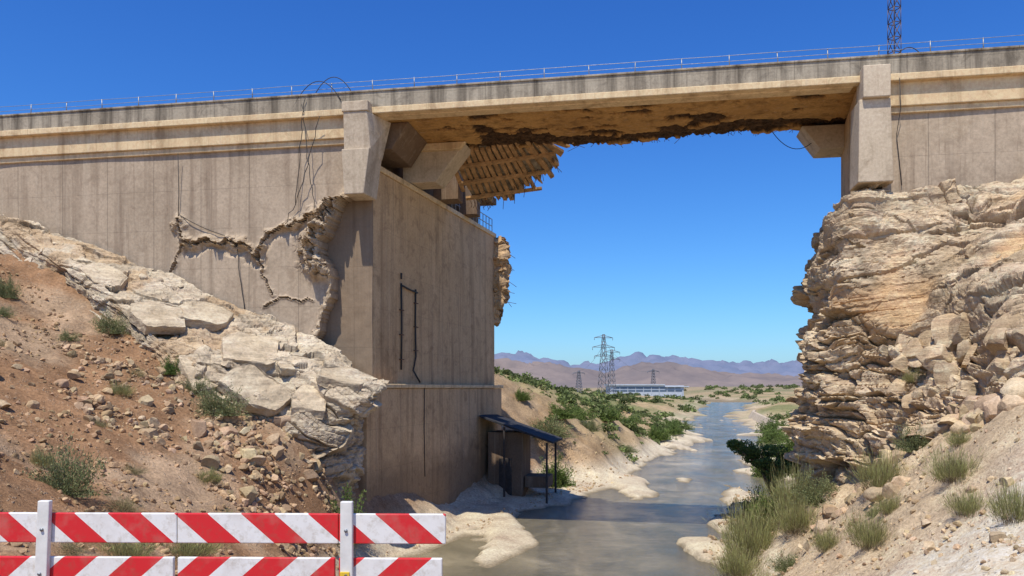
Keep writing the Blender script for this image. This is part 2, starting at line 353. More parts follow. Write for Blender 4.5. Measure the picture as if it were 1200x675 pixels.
loft('rock_outcrop',und,140,120,M_slab,lambda P:cliffdisp(P*1.4,.4))
# ------------------------------------------------------------ stones
import bmesh
def icos(sub):
    bm=bmesh.new(); bmesh.ops.create_icosphere(bm,subdivisions=sub,radius=1); bm.verts.ensure_lookup_table()
    V=np.array([v.co[:] for v in bm.verts]);F=np.array([[v.index for v in f.verts] for f in bm.faces]); bm.free(); return V,F
def stonevar(sub,flat=1.):
    V,F=icos(sub); V=V*np.array([1,rng.uniform(.55,.95),rng.uniform(.4,.8)*flat])
    for _ in range(12):
        nn=rng.normal(size=3);nn/=np.linalg.norm(nn)
        k=rng.uniform(.28,.6)
        if flat<1: nn[2]*=.35; nn/=np.linalg.norm(nn); k=rng.uniform(.4,.8)
        dd=V@nn; V=V-nn*np.maximum(dd-k,0)[:,None]
    V+=fbm(V*3+rng.uniform(0,50),3,4)[:,None]*.08*V
    return V,F
sv=[stonevar(2) for _ in range(10)]; bv=[stonevar(4) for _ in range(10)]; pv=[stonevar(4,.3) for _ in range(8)]
def bigplate(sub=5):
    V,F=icos(sub); V=V*np.array([1,.68,.5])
    for _ in range(9):
        a=rng.uniform(0,6.28); nn=np.array([math.cos(a),math.sin(a),rng.normal(0,.12)]); nn/=np.linalg.norm(nn); k=rng.uniform(.42,.8); dd=V@nn; V=V-nn*np.maximum(dd-k,0)[:,None]
    V[:,2]=np.clip(V[:,2],-.12,.10)+fbm(V*2.2+rng.uniform(0,50),4,4)*.09
    V+=fbm(V*6+3,3,9)[:,None]*np.array([.03,.03,.015])
    return V,F
def scatter(name,pts,sizes,var,mat,tints):
    V=[];F=[];T=[];o=0
    for i in range(len(pts)):
        v,f=var[rng.integers(len(var))]
        q=Matrix.Rotation(rng.uniform(0,6.28),3,'Z')@Matrix.Rotation(rng.normal(0,.35),3,'X')
        vv=(v*sizes[i])@np.array(q).T+pts[i]; vv[:,2]+=sizes[i]*.18
        V.append(vv);F.append(f+o);o+=len(v);T.append(np.repeat(tints[i][None],len(v),0))
    return mk(name,np.concatenate(V),np.concatenate(F),None,mat,False,{'tint':np.concatenate(T)})
def plates(name,PP,NN,mask,n,a,b,mat,base,pw=3.5,fl=.6):
    idx=np.nonzero(mask)[0]; idx=rng.choice(idx,n); V=[];F=[];T=[];o=0
    for i in idx:
        v,f=pv[rng.integers(len(pv))] if rng.random()<fl else bv[rng.integers(len(bv))]
        nn=Vector(NN[i]); nn=(nn+Vector(rng.normal(0,.22,3))).normalized(); 
        if nn.z<0: nn=-nn
        q=nn.to_track_quat('Z','Y').to_matrix()@Matrix.Rotation(rng.uniform(0,6.28),3,'Z'); s_=a+(b-a)*rng.random()**pw
        V.append((v*s_)@np.array(q).T+PP[i]+np.array(nn)*s_*.05);F.append(f+o);o+=len(v);T.append(np.tile(np.array(base)*rng.uniform(.75,1.1),(len(v),1)))
    mk(name,np.concatenate(V),np.concatenate(F),None,mat,False,{'tint':np.concatenate(T)})
plates('broken_rock_fragments',SLP,SLN,(SLP[:,0]>-22)&(SLP[:,2]>-1.8),170,.03,.34,M_slab,(1,.96,.91))
V=[];F=[];T=[];o=0
for (x,y,z,sx,nx,ny,nz,r) in [(-6.6,32.4,.35,1.6,.28,-.30,.91,.35),(-8.0,31.2,-.55,1.45,.30,-.50,.81,-.2),(-9.9,30.7,-.15,1.9,.35,-.62,.70,.7),(-7.3,31.2,-1.9,1.15,.15,-.75,.64,.1),(-12.0,31.3,.7,1.7,.35,-.55,.76,.6),(-14.6,33.0,2.9,1.8,.35,-.5,.79,.5),(-17.6,34.6,4.8,1.5,.35,-.45,.82,.6),(-9.0,30.5,-1.5,1.0,.2,-.7,.68,1.2),(-10.8,33.2,1.5,1.9,.33,-.4,.85,.55),(-8.8,33.4,.9,1.5,.33,-.35,.87,.5),(-13.2,34.6,3.2,1.6,.33,-.4,.85,.55)]:
    v,f=bigplate(); nn=Vector((nx,ny,nz)).normalized(); q=nn.to_track_quat('Z','Y').to_matrix()@Matrix.Rotation(r,3,'Z')
    V.append((v*sx)@np.array(q).T+np.array([x,y,z]));F.append(f+o);o+=len(v);T.append(np.tile(np.array([.98,.955,.91])*rng.uniform(.9,1.05),(len(v),1)))
mk('tilted_rock_plates',np.concatenate(V),np.concatenate(F),None,M_slab,False,{'tint':np.concatenate(T)})
plates('cliff_debris',CLP,CLN,(CLP[:,0]>12.8)&(CLP[:,1]<30.5)&(CLP[:,2]>-.5)&(CLP[:,0]<24)&(CLN[:,2]>.4),150,.04,.42,M_cliff,(1,.96,.9))
plates('fallen_blocks',CLP,CLN,(CLP[:,0]>13.2)&(CLP[:,1]<28.5)&(CLP[:,2]>-1.0)&(CLP[:,2]<2.2)&(CLP[:,0]<18),65,.2,.9,M_cliff,(1,.96,.9),1.8,.4)
def region(poly,n,smin,smax,powr=2.5,clump=0):
    poly=np.array(poly,float); lo=poly.min(0);hi=poly.max(0); out=[]
    while len(out)<n:
        p=rng.uniform(lo,hi); ins=False;j=len(poly)-1
        for i in range(len(poly)):
            a,b=poly[i],poly[j]
            if (a[1]>p[1])!=(b[1]>p[1]) and p[0]<(b[0]-a[0])*(p[1]-a[1])/(b[1]-a[1])+a[0]: ins=not ins
            j=i
        if ins: out.append(p)
    out=np.array(out)
    if clump:
        nz=fbm(np.column_stack([out,out[:,0]*0])*(.7 if clump==1 else .06),3,123); out=out[rng.random(len(out))<sst(nz,-.15,.2)*.85+.15]
    z,sd=terr(out[:,0],out[:,1]); sz=smin+(smax-smin)*rng.random(len(out))**powr
    k=z>-6.9
    return np.column_stack([out,z])[k],sz[k]
def tin(n,base=(1,1,1),v=.28): return np.clip(np.array(base)[None]*(1+rng.uniform(-v,v,(n,1)))*(1+rng.uniform(-.05,.05,(n,3))),0,1.3)
small=[]
for poly,n,a,b,tc in [
 ([(-6,9),(-5,30),(-9,31),(-22,34),(-24,28),(-16,12)],12000,.015,.16,(.90,.75,.60)),
 ([(-7,24),(-6,31.5),(-10,31),(-17,30),(-13,24)],2600,.04,.30,(.95,.84,.71)),
 ([(8,9),(7,27),(11,29.5),(14,24),(15,18),(12,9)],3500,.015,.13,(1,.92,.8)),
 ([(6,10),(8,14),(13,18),(12,9)],2200,.015,.10,(1.15,1.08,.97)),
 ([(-5,27),(-5.5,33),(-2,40),(1,47),(3.2,58),(6,60),(8,58),(3,50),(-1,40),(-4,30)],900,.03,.16,(1.,.94,.84)),
 ([(3,50),(9,60),(16,78),(12,80),(2,60)],700,.04,.2,(1,.93,.83)),
 ([(7,27),(10.5,30),(15,45),(20,62),(18,62),(12,45),(7.5,32)],1000,.05,.28,(1,.94,.84)),]:
    p,sz=region(poly,n,a,b,3.,1); small.append((p,sz,tin(len(p),tc)))
scatter('gravel',np.concatenate([q[0] for q in small]),np.concatenate([q[1] for q in small]),sv,M_stone,np.concatenate([q[2] for q in small]))
big=[]
for poly,n,a,b,tc in [
 ([(-7.5,25),(-6.3,31),(-9.5,30.6),(-14,31.5),(-12,25)],90,.15,.6,(.95,.87,.76)),
 ([(-14,20),(-13,26),(-20,31),(-22,29),(-17,20)],50,.12,.42,(.9,.78,.66)),
 ([(12.2,20),(12.2,26),(13.9,25),(14.7,21)],150,.2,.85,(1,.94,.84)),
 ([(9,22),(10,29),(11.5,30.5),(11.8,26),(10.5,21)],60,.12,.5,(1,.94,.84)),
 ([(7,11),(6.5,18),(11,17),(10,11)],34,.06,.26,(1.15,1.08,.97))]:
    p,sz=region(poly,n,a,b,2.2); big.append((p,sz,tin(len(p),tc)))
scatter('boulders',np.concatenate([q[0] for q in big]),np.concatenate([q[1] for q in big]),bv,M_stone,np.concatenate([q[2] for q in big]))
# ------------------------------------------------------------ bridge
BR=empty('concrete_bridge',(-7.33,35.1,0),-math.radians(10.0))
WX,WY=.1245,.992
SF=.88
ss=np.append(np.arange(-24,SF,.055),[SF,SF]); zs=np.arange(-7.5,11.2,.055)
Sg,Zg=np.meshgrid(ss,zs,indexing='ij'); s1=Sg.ravel(); z1=Zg.ravel(); P2=np.stack([s1,z1*0+3,z1],1)
def pdist(px,pz,line):
    d=np.full(len(px),99.)
    for (a,b),(c,e) in zip(line[:-1],line[1:]):
        L=(c-a)**2+(e-b)**2; t=np.clip(((px-a)*(c-a)+(pz-b)*(e-b))/L,0,1)
        d=np.minimum(d,np.hypot(px-a-t*(c-a),pz-b-t*(e-b)))
    return d
jx=s1+fbm(P2*1.6,4,2)*.35; jz=z1+fbm(P2*1.6,4,6)*.35
cr1=[(-8.3,7.9),(-8.1,6.7),(-6.5,6.75),(-5,6.55),(-4.5,6.0),(-3.9,6.95),(-2.5,7.4),(-1.3,7.85),(-.3,8.5)]
cr2=[(-4.5,6.0),(-4.2,5.2),(-3.6,4.3)]; cr3=[(-8.1,6.7),(-8.6,5.8),(-8.9,5.2)]; cr4=[(-1.8,3.9),(-3.3,4.1),(-4.2,3.6)]
d1=pdist(jx,jz,cr1); d2=np.minimum(pdist(jx,jz,cr2),np.minimum(pdist(jx,jz,cr3),pdist(jx,jz,cr4)))
sb=np.interp(z1,[-8,0,2.1,3.1,4.6,5.6,6.5,7.5,8.4,8.6],[-2.6,-2,-1.6,-1.3,-.75,-1.1,-1.3,-.8,-.2,.2])+fbm(P2*2,4,9)*.4
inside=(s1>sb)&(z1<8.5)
vf1,vf2,vc=voro(P2*np.array([2.4,1,3.0])+fbm(P2*2,3,7)[:,None]*.8,3); ve=vf2-vf1
off=np.zeros(len(s1)) 
off-= .34*np.exp(-(d1/.2)**2)*(.35+.9*vc)
off+= .5*(d1<.05+.05*fbm(P2*3,3,8))
off+= np.where((jz<np.interp(jx,[c[0] for c in cr1],[c[1] for c in cr1]))&(d1<.6)&(d1>.06)&(s1>-8)&(s1<-.3),.16*(1-sst(d1,.3,.6)),0)
off-= .07*np.exp(-(d2/.1)**2); off+=.25*(d2<.035)
lump=np.exp(-((s1-sb+.42)/.55)**2)*sst(z1,4.6,5.5)*(1-sst(z1,8.2,8.6)); off-=lump*(.3+.8*vc-.3*(1-sst(ve,0,.12)))*.95+lump*fbm(P2*4,3,40)*.3
lump2=np.exp(-((s1-sb+.1)/.16)**2)*(1-sst(z1,4.6,5.6))*sst(z1,-1,1); off-=lump2*(.1+.5*vc)*.35
off=np.where(inside,.60+fbm(P2*1.2,3,4)*.05,off)
dm=np.clip(np.exp(-(d1/.3)**2)+.7*np.exp(-(d2/.08)**2)+lump*1.5+lump2*1.2,0,1)*np.where(inside,0,1)
off+=fbm(P2*.25,2,14)*.06
yy=.4+off; yy[-len(zs):]=1.3
mk('wing_wall',np.stack([s1,yy,z1],1),gridF(len(ss),len(zs)),BR,M_wall,False,{'dmg':dm,'recess_shade':inside*1.0})  # mask marks the recess whose shade is painted in the wall colour
L=18.4
def prism(name,x0,x1,k0,k1,z0,z1,mat,bev=.03):
    p=[(x0+WX*k0,WY*k0),(x1+WX*k0,WY*k0),(x1+WX*k1,WY*k1),(x0+WX*k1,WY*k1)]
    return hexa(name,[(a,b,z0) for a,b in p]+[(a,b,z1) for a,b in p],BR,mat,bev)
K0=1.08
prism('abutment_body',-9,SF-.12,K0,L,.0,9.95,M_side)
prism('abutment_coping',-9,SF-.02,.95,L+.1,9.95,10.2,M_cream)
prism('abutment_plinth',-1.9,SF+.25,-.3,L+.35,-8,.0,M_side)
prism('abutment_plinth_ledge',-1.9,SF+.34,-.38,L+.5,.01,.2,M_cream)
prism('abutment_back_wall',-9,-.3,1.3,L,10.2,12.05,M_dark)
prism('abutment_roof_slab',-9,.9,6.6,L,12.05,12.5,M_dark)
hexa('pylon_cap',[(.02,-.55,12.0),(1.22,-.55,12.0),(1.22,.5,12.0),(.02,.5,12.0),(.02,-.55,12.45),(1.22,-.55,12.45),(1.22,.5,12.45),(.02,.5,12.45)],BR,M_pyl,.04)
hexa('pylon_shaft',[(.05,-.35,10.4),(1.28,-.35,10.4),(1.38,.9,10.2),(.05,.9,10.2),(.08,-.5,12.0),(1.16,-.5,12.0),(1.7,1.2,12.0),(.08,1.2,12.0)],BR,M_pyl,.04)
hexa('pylon_foot',[(.08,-.40,8.45),(.98,-.40,8.45),(1.12,.9,8.45),(.08,.9,8.45),(0,-.5,10.4),(1.28,-.5,10.4),(1.38,.9,10.4),(0,.9,10.4)],BR,M_pyl,.04)
box('parapet',-24,42,0,.3,12.3,13.0,BR,M_par,.02)
box('parapet_coping',-24,42,-.05,.36,12.99,13.08,BR,M_par,.02)
box('deck_edge_beam',-24,42,-.08,.34,12.02,12.3,BR,M_cream,.03)
box('fascia_band',-24,.1,.17,.9,11.1,12.03,BR,M_cream,.03)
box('fascia_band_lower',-24,.1,.28,.9,10.85,11.1,BR,M_cream,.03)
box('fascia_band.001',22.4,42,.17,.9,11.1,12.03,BR,M_cream,.03)
box('fascia_band_lower.001',22.4,42,.28,.9,10.85,11.1,BR,M_cream,.03)
xs=np.arange(-1,24,.07); n=len(xs); pj=np.stack([xs,xs*0,xs*0],1)
rear=6.3+fbm(pj*.5,5,3)*1.0+fbm(pj*4,3,5)*.35
tt=np.linspace(0,1,80)
Xs,T_=np.meshgrid(xs,tt,indexing='ij'); Rr=np.repeat(rear[:,None],80,1); Yv=.34+(Rr-.34)*T_; back=(Rr-Yv)
Pq=np.stack([Xs.ravel(),Yv.ravel(),Xs.ravel()*0],1); q1=fbm(Pq*np.array([.7,1.3,1]),5,23).reshape(Xs.shape)
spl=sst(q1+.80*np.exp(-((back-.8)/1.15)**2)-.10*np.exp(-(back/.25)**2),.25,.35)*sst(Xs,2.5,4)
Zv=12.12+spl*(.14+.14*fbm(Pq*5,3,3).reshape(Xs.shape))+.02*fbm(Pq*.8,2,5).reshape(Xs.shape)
Vg=np.stack([Xs,Yv,Zv],-1)
edge=[]
for dy,zz in ((.05,12.3),(-.08,12.45),(.03,12.62)):
    e=Vg[:,-1].copy(); e[:,1]+=dy+rng.normal(0,.05,n); e[:,2]=zz+rng.normal(0,.02,n); edge.append(e)
e=Vg[:,0].copy(); e[:,2]=12.62; edge.append(e)
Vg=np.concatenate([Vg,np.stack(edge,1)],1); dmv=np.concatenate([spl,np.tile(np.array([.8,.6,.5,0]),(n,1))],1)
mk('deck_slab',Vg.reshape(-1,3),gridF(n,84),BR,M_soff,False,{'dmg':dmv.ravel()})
box('edge_haunch',1.3,21.2,.3,.9,11.98,12.14,BR,M_cream,.05)
rb=[]
for i in range(60):
    a=rng.uniform(3,20.5); y=np.interp(a,xs,rear); l=rng.uniform(.1,.4); rb.append([(a,y-.1,12.3),(a+rng.normal(0,.05),y+l*.6,12.28),(a+rng.normal(0,.15),y+l,12.25-rng.uniform(0,.2))])
tubes('rebar',rb,.012,BR,M_rust,5)
box('road_slab',-24,-1.02,.9,18,12.1,12.6,BR,M_par); box('road_slab.001',24.02,42,.9,8,12.1,12.6,BR,M_par)
ps=[];x=-23.5
while x<41.5: 
    ps.append([(x,.15,13.05),(x+rng.normal(0,.02),.15+rng.normal(0,.02),13.55)]); x+=1.9
def rr(z): return [(x_,.15+rng.normal(0,.008),z+rng.normal(0,.008)) for x_ in np.arange(-24,42,1.9)]
tubes('railing_posts',ps,.022,BR,M_steel); tubes('railing_rails',[rr(13.53),rr(13.3)],.011,BR,M_steel)
hexa('corbel',[(1.0,5.0,10.25),(2.7,5.0,10.25),(2.8,6.4,10.25),(1,6.4,10.25),(1,5,12.1),(4.2,5,12.1),(4.3,6.4,12.1),(1,6.4,12.1)],BR,M_pyl,.04)
hexa('corbel_seat',[(1.4,4.7,11.75),(4.0,4.7,11.75),(4.0,5.01,11.75),(1.4,5.01,11.75),(1.4,4.7,12.1),(4.3,4.7,12.1),(4.3,5.01,12.1),(1.4,5.01,12.1)],BR,M_cream,.03)
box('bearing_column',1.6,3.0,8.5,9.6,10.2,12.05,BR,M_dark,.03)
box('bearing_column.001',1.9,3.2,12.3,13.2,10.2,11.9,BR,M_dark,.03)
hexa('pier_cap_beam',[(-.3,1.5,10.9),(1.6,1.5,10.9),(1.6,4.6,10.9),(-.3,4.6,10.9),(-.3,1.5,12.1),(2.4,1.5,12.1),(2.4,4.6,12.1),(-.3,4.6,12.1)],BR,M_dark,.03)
V=[];F=[]
def hang(s_,t_): return 12.25-(t_-6.2)*.40-(7.2-s_)*.10
k=0
for i in range(19):
    s0=3.0+i*.29; w=.2; t0=5.9+rng.uniform(0,.2); t1=t0+ (4.4-abs(i-4)*.17)+rng.normal(0,.35)-max(0,i-12)*.25
    sx=.55+(i-8)*.06
    p=[(s0,t0),(s0+w,t0),(s0+w+sx,t1),(s0+sx,t1+rng.normal(0,.15))]
    dz=rng.normal(0,.04)
    V+=[(a,b,hang(a,b)+dz) for a,b in p]+[(a,b,hang(a,b)+.12+dz) for a,b in p]
    F+=[tuple(8*k+q for q in f) for f in HEX]; k+=1
mk('hanging_slats',V,F,BR,M_wood)
V=[];F=[];k=0
for j in range(3):
    t0=6.9+j*1.25; p=[(3.0+j*.1,t0),(8.4-j*.5,t0+.1),(8.4-j*.5,t0+.25),(3+j*.1,t0+.2)]
    V+=[(a,b,hang(a,b)-.12) for a,b in p]+[(a,b,hang(a,b)-.01) for a,b in p]; F+=[tuple(8*k+q for q in f) for f in HEX]; k+=1
mk('hanging_battens',V,F,BR,M_wood)
nn_=40; aa=np.linspace(3.1,8.3,nn_); V=[]
for i,a in enumerate(aa):
    e=10.2+rng.normal(0,.25)-max(0,a-5.3)*.75
    for t_ in (6.0,7.0,7.8,e-.2,e): V.append((a+rng.normal(0,.03)+(t_-6)*.1,t_,hang(a,t_)+.18+rng.normal(0,.015)))
ob=mk('hanging_deck_plate',np.array(V),gridF(nn_,5),BR,M_par); m=ob.modifiers.new('s','SOLIDIFY'); m.thickness=.15; m.offset=1
rb=[]
for i in range(26):
    a=rng.uniform(3.2,8.3); t=10.0-max(0,a-5.3)*.75; rb.append([(a,t-.4,hang(a,t)+.1),(a+rng.normal(0,.1),t+.2,hang(a,t)-.05),(a+rng.normal(0,.2),t+.5,hang(a,t)-rng.uniform(.1,.6))])
tubes('hanging_rebar',rb,.015,BR,M_rust,5)
def ap(k,off,z): return (SF-.12+off+WX*k,WY*k,z)
tubes('service_railing',[[ap(k,-.1,10.2),ap(k,-.1,11.1)] for k in np.arange(11,18.3,.6)]+[[ap(11,-.1,z),ap(18.2,-.1,z)] for z in (10.65,11.1)],.025,BR,M_steel)
tubes('conduit',[[ap(3.9,.06,5.1),ap(3.95,.06,3),ap(3.9,.06,.9)],[ap(5.6,.06,5.0),ap(5.55,.06,3.5),ap(5.6,.07,1.6),ap(5.2,.1,.9),ap(5.8,.2,.3)],[ap(3.9,.07,5.0),ap(4.6,.12,4.9),ap(5.8,.07,4.85)],[ap(3.9,.06,5.3),ap(3.9,.06,5.6)]],.045,BR,M_wire)
tubes('conduit_lower',[[ap(5.9,.40,.0),ap(5.85,.40,-2),ap(5.95,.40,-4.5)]],.02,BR,M_wire)
tubes('anchor_rods',[[ap(3.7,.05,z),ap(4.1,.1,z)] for z in (1.4,2.6,3.8)]+[[ap(5.4,.05,z),ap(5.8,.1,z)] for z in (1.9,3.1,4.3)],.03,BR,M_rust)
zq=np.arange(4.3,9.9,.07); oq=np.linspace(-.35,1,14); V=[]
for z in zq:
    pr=.1+.85*float(sst(np.array([z]),4.5,6.6)[0])*(1-.25*float(sst(np.array([z]),8.8,9.8)[0]))
    for o_ in oq:
        q=np.array([[z*1.0,o_*1.5,3.]]); w_=float(fbm(q*2.0,4,5)[0]); stp=math.floor(z*2.3+w_*1.2); hsh=float(h3(np.array([stp]),np.array([0]),np.array([0]),8)[0])
        V.append(np.array(ap(L+.1+.35*w_+.3*hsh,-.05+max(o_,-.35)*pr*(.65+.5*hsh)+.12*w_,z+.05*w_)))
V=np.array(V)
ob=mk('broken_end',V,gridF(len(zq),len(oq)),BR,M_side,False); m=ob.modifiers.new('s','SOLIDIFY'); m.thickness=.6; m.offset=0
V=[];F=[];o=0;T=[]
for i in range(34):
    v,f=bv[rng.integers(8)]; z=rng.uniform(5.0,9.2); r=rng.uniform(.12,.32)
    reach=.15+.75*sst(np.array([z]),4.8,7.0)[0]
    V.append(v*np.array([r,r,r*.6])+np.array(ap(L+rng.uniform(-.3,.3),rng.uniform(.0,.95)*reach,z)));F.append(f+o);o+=len(v);T.append(np.full((len(v),3),rng.uniform(.8,1.15))*np.array([1,.85,.68]))
mk('broken_chunks',np.concatenate(V),np.concatenate(F),BR,M_stone,False,{'tint':np.concatenate(T)})
tubes('broken_end_rebar',[[ap(L,.2,z),ap(L+.2,.8,z+rng.normal(0,.1)),ap(L+.3,.9+rng.uniform(0,.5),z-rng.uniform(-.1,.5))] for z in rng.uniform(5,9,8)],.016,BR,M_rust,5)
cb=[]
cb.append(arc((-2.6,.02,12.3),(-.2,-.05,12.7),-1.1,14)); cb.append(arc((-1.4,.0,13.1),(.3,0,13),-.7,12)); cb.append(arc((-2.0,-.1,12.6),(-1.5,.1,8.0),.1,14,.03))
cb.append(arc((-1.9,-.1,12.9),(-2.4,.15,8.2),-.2,14,.03)); cb.append([( -8.2,.15,10.8),(-8.25,.3,9),(-8.3,.33,7.9)]); cb.append(arc((-8.2,.3,8),(-5.2,.3,6.8),.15,10)); cb.append(arc((-1.2,-.1,12.0),(-3,.3,7.4),.5,14,.03))
cb.append(arc((-5.4,.3,6.9),(-5.0,.33,3.6),.1,8,.02)); cb.append(arc((22.8,0,13.1),(23.6,0,13.0),-.25,8)); cb.append(arc((18.9,5.9,12.1),(20.6,5.6,11.4),.5,10))
tubes('loose_cables',cb,.018,BR,M_wire,5)
tubes('loose_cables.001',[[(22.8,-.1,12.1),(22.9,.1,11),(22.8,.3,10),(23.0,.3,8)]],.015,BR,M_wire,5)
prism('abutment_body.001',21.3,27,.95,6.8,-6,12.05,M_side)
hexa('pylon_cap.001',[(21.35,-.6,11.25),(22.35,-.6,11.25),(22.35,.5,11.25),(21.35,.5,11.25),(21.35,-.6,12.5),(22.35,-.6,12.5),(22.35,.5,12.5),(21.35,.5,12.5)],BR,M_pyl,.04)
hexa('pylon_shaft.001',[(21.2,-.45,8.0),(22.5,-.45,8.0),(22.5,1.0,8.0),(21.2,1.0,8.0),(21.25,-.4,11.25),(22.4,-.4,11.25),(22.4,1.0,11.25),(21.25,1.0,11.25)],BR,M_pyl,.04)
hexa('corbel.001',[(20.9,5.2,11.0),(22.3,5.2,11.0),(22.3,6.8,11.0),(20.9,6.8,11.0),(20.1,5.2,12.1),(22.3,5.2,12.1),(22.3,6.8,12.1),(20.1,6.8,12.1)],BR,M_pyl,.04)
ss=np.arange(22.3,42,.12); zs=np.arange(-2,11.2,.12); Sg,Zg=np.meshgrid(ss,zs,indexing='ij'); s1=Sg.ravel();z1=Zg.ravel(); P2=np.stack([s1,s1*0,z1],1)
mk('wing_wall.001',np.stack([s1,.4+fbm(P2*.25,2,14)*.08,z1],1),gridF(len(ss),len(zs)),BR,M_wall,False,{'dmg':sst(fbm(P2*.8,4,6),.3,.5)*.4,'recess_shade':s1*0})
V=[];F=[];o=0;T=[]
for i in range(46):
    v,f=bv[rng.integers(8)]; r=rng.uniform(.2,.6); z=rng.uniform(5.4,8.2)
    V.append(v*np.array([r,r*.8,r*.5])+np.array([21.4+rng.uniform(-.25,1.0)+ (8.3-z)*-.12,rng.uniform(-.5,.4),z]));F.append(f+o);o+=len(v);T.append(np.full((len(v),3),rng.uniform(.7,1.))*np.array([1,.93,.84]))
mk('broken_foot',np.concatenate(V),np.concatenate(F),BR,M_stone,False,{'tint':np.concatenate(T)})
# ------------------------------------------------------------ shed
SH=empty('lean_to_shed',(-1.5,49.0,-7),-math.radians(12))
hexa('roof',[(-.3,-.9,5.25),(4.2,-.9,3.7),(4.2,3,3.7),(-.3,3,5.25),(-.3,-.9,5.37),(4.2,-.9,3.82),(4.2,3,3.82),(-.3,3,5.37)],SH,M_roof,.01)
for i,(a,b) in enumerate([(3.8,-.7),(3.8,2.7),(1.2,-.7)]): box('post_%d'%i,a-.06,a+.06,b-.06,b+.06,-.5,3.75+(3.8-a)*.35,SH,M_black,.01)
box('hut_wall',0,2.2,.1,2.6,-.5,4.3,SH,M_dark,.03); box('door',.7,1.5,.06,.12,.4,2.7,SH,M_black,.01); box('shelf',2.25,3.7,.4,2.3,.9,1.6,SH,M_dark,.03)
# ------------------------------------------------------------ barricade
def stripe(name,sign):
    s=NT(name); tc=s.n('ShaderNodeTexCoord'); sp=s.n('ShaderNodeSeparateXYZ'); s.l(tc.outputs['Object'],sp.inputs[0])
    v=s.math('ADD',sp.outputs['X'],s.math('MULTIPLY',sp.outputs['Z'],sign*1.15)); v=s.math('FRACT',s.math('ADD',s.math('DIVIDE',v,.565),20.0))
    m=s.math('GREATER_THAN',v,.5); nz=s.noise(14,5,None,.7); n2=s.noise(3,4,None,.7)
    wh=s.mix(s.ramp(nz,[(.5,0),(.8,1)]),(.80,.78,.74),(.50,.44,.36)); rd=s.mix(s.ramp(nz,[(.5,0),(.8,1)]),(.66,.022,.028),(.45,.07,.05))
    c=s.mix(m,wh,rd); c=s.mix(s.math('MULTIPLY',s.ramp(n2,[(.5,0),(.75,1)]),.35),c,(.42,.34,.26))
    return s.done(c,.42,s.bump(nz,.05,.005),.45)
MS1=stripe('red_white_sheeting',1); MS2=stripe('red_white_sheeting_reverse',-1); M_white=simple('white_paint',(.72,.70,.65),.45,0,.1,10); M_yel=simple('yellow_paint',(.75,.5,.04),.5,0,.1)
BA=empty('traffic_barricade',(-.553,6.66,-2.3),math.radians(-1.2))
def rail(nm,x0,x1,z0,z1,m): return box(nm,x0,x1,-.022,.022,z0,z1,BA,m,.008)
for i,(a,b) in enumerate([(-5.2,-2.262),(-2.256,-.90),(-.895,0)]):
    rail('upper_board_%d'%i,a,b,1.00,1.25,MS1); rail('lower_board_%d'%i,a,b-.03,.63,.88,MS2)
rail('bottom_board',-5.2,-.1,.26,.5,MS1)
for i,(x,l) in enumerate([(-3.36,-.07),(-.82,.0)]):
    hexa('post_%d'%i,[(x-.055+l,-.08,-.3),(x+.055+l,-.08,-.3),(x+.055+l,-.026,-.3),(x-.055+l,-.026,-.3),(x-.05,-.08,1.36),(x+.05,-.08,1.36),(x+.05,-.026,1.36),(x-.05,-.026,1.36)],BA,M_white,.008)
    box('foot_%d'%i,x+l-.07,x+l+.07,-.5,.5,-.06,.03,BA,M_yel,.01)
    for zz in (.38,.75,1.12): tubes('bolt_%d'%i,[[(x+l*(1-zz/1.3),-.095,zz),(x+l*(1-zz/1.3),-.07,zz)]],.014,BA,M_steel,8)
box('yellow_bracket',-.87,-.79,-.095,-.081,.50,.78,BA,M_yel,.004)
# ------------------------------------------------------------ lattice towers
def lattice(name,x,y,z,h,wb,wt,mat,r,arms=(),nseg=9):
    T=empty(name,(x,y,z),.3); L_=[]
    def cn(t): w=wb*(1-t)+wt*t; return [(a*w/2,b*w/2,h*t) for a,b in((-1,-1),(1,-1),(1,1),(-1,1))]
    for k in range(nseg):
        a=cn(k/nseg);b=cn((k+1)/nseg)
        for q in range(4): L_+= [[a[q],b[q]],[a[q],b[(q+1)%4]],[b[q],b[(q+1)%4]]]
    tubes('lattice',L_,r,T,mat,4); A_=[]
    for (t,w) in arms:
        for sg in(-1,1): A_+=[[(0,0,h*t),(sg*w,0,h*t)],[(0,0,h*t+w*.25),(sg*w,0,h*t)]]; A_.append([(sg*w,0,h*t),(sg*w,0,h*t-w*.25)])
    if A_: tubes('cross_arms',A_,r*1.1,T,mat,4)
    return T
lattice('radio_mast',33.6,70,2,34,1.0,.7,M_mast,.045,nseg=26)
lattice('transmission_tower',46,400,-5,32,5,1.0,M_tower,.12,[(.95,5),(.8,6),(.66,5)])
lattice('transmission_tower',57,455,-5,27,4,1.0,M_tower,.12,[(.95,5),(.8,5)])
lattice('transmission_tower',42,500,-4,15,4,1,M_tower,.14,[(.9,4)])
lattice('transmission_tower',110,620,-4,19,4,1,M_tower,.16,[(.9,5)])
tubes('power_lines',[arc((46,400,26),(57,455,21),1,6),arc((57,455,21),(110,620,14),5,12),arc((46,400,22),(42,500,11),3,8)],.06,None,M_tower,4)
DB=empty('industrial_building',(84,500,-3.5),.05); M_bw=simple('white_cladding',(.50,.53,.58),.6,0,.1,.5); M_bg=simple('dark_glazing',(.12,.16,.22),.2)
box('hall',-24,22,-8,8,-2,5.2,DB,M_bw,.05); box('glazing',-23.5,21.5,-8.1,-8,1.4,2.6,DB,M_bg,0); box('glazing_upper',-22,20,-8.1,-8,3.3,4.2,DB,M_bg,0); box('roof',-25,10,-9,8.5,5.2,6.0,DB,M_bw,.05); box('canopy',10,25,-9,8,4.2,4.8,DB,M_bw,.05)
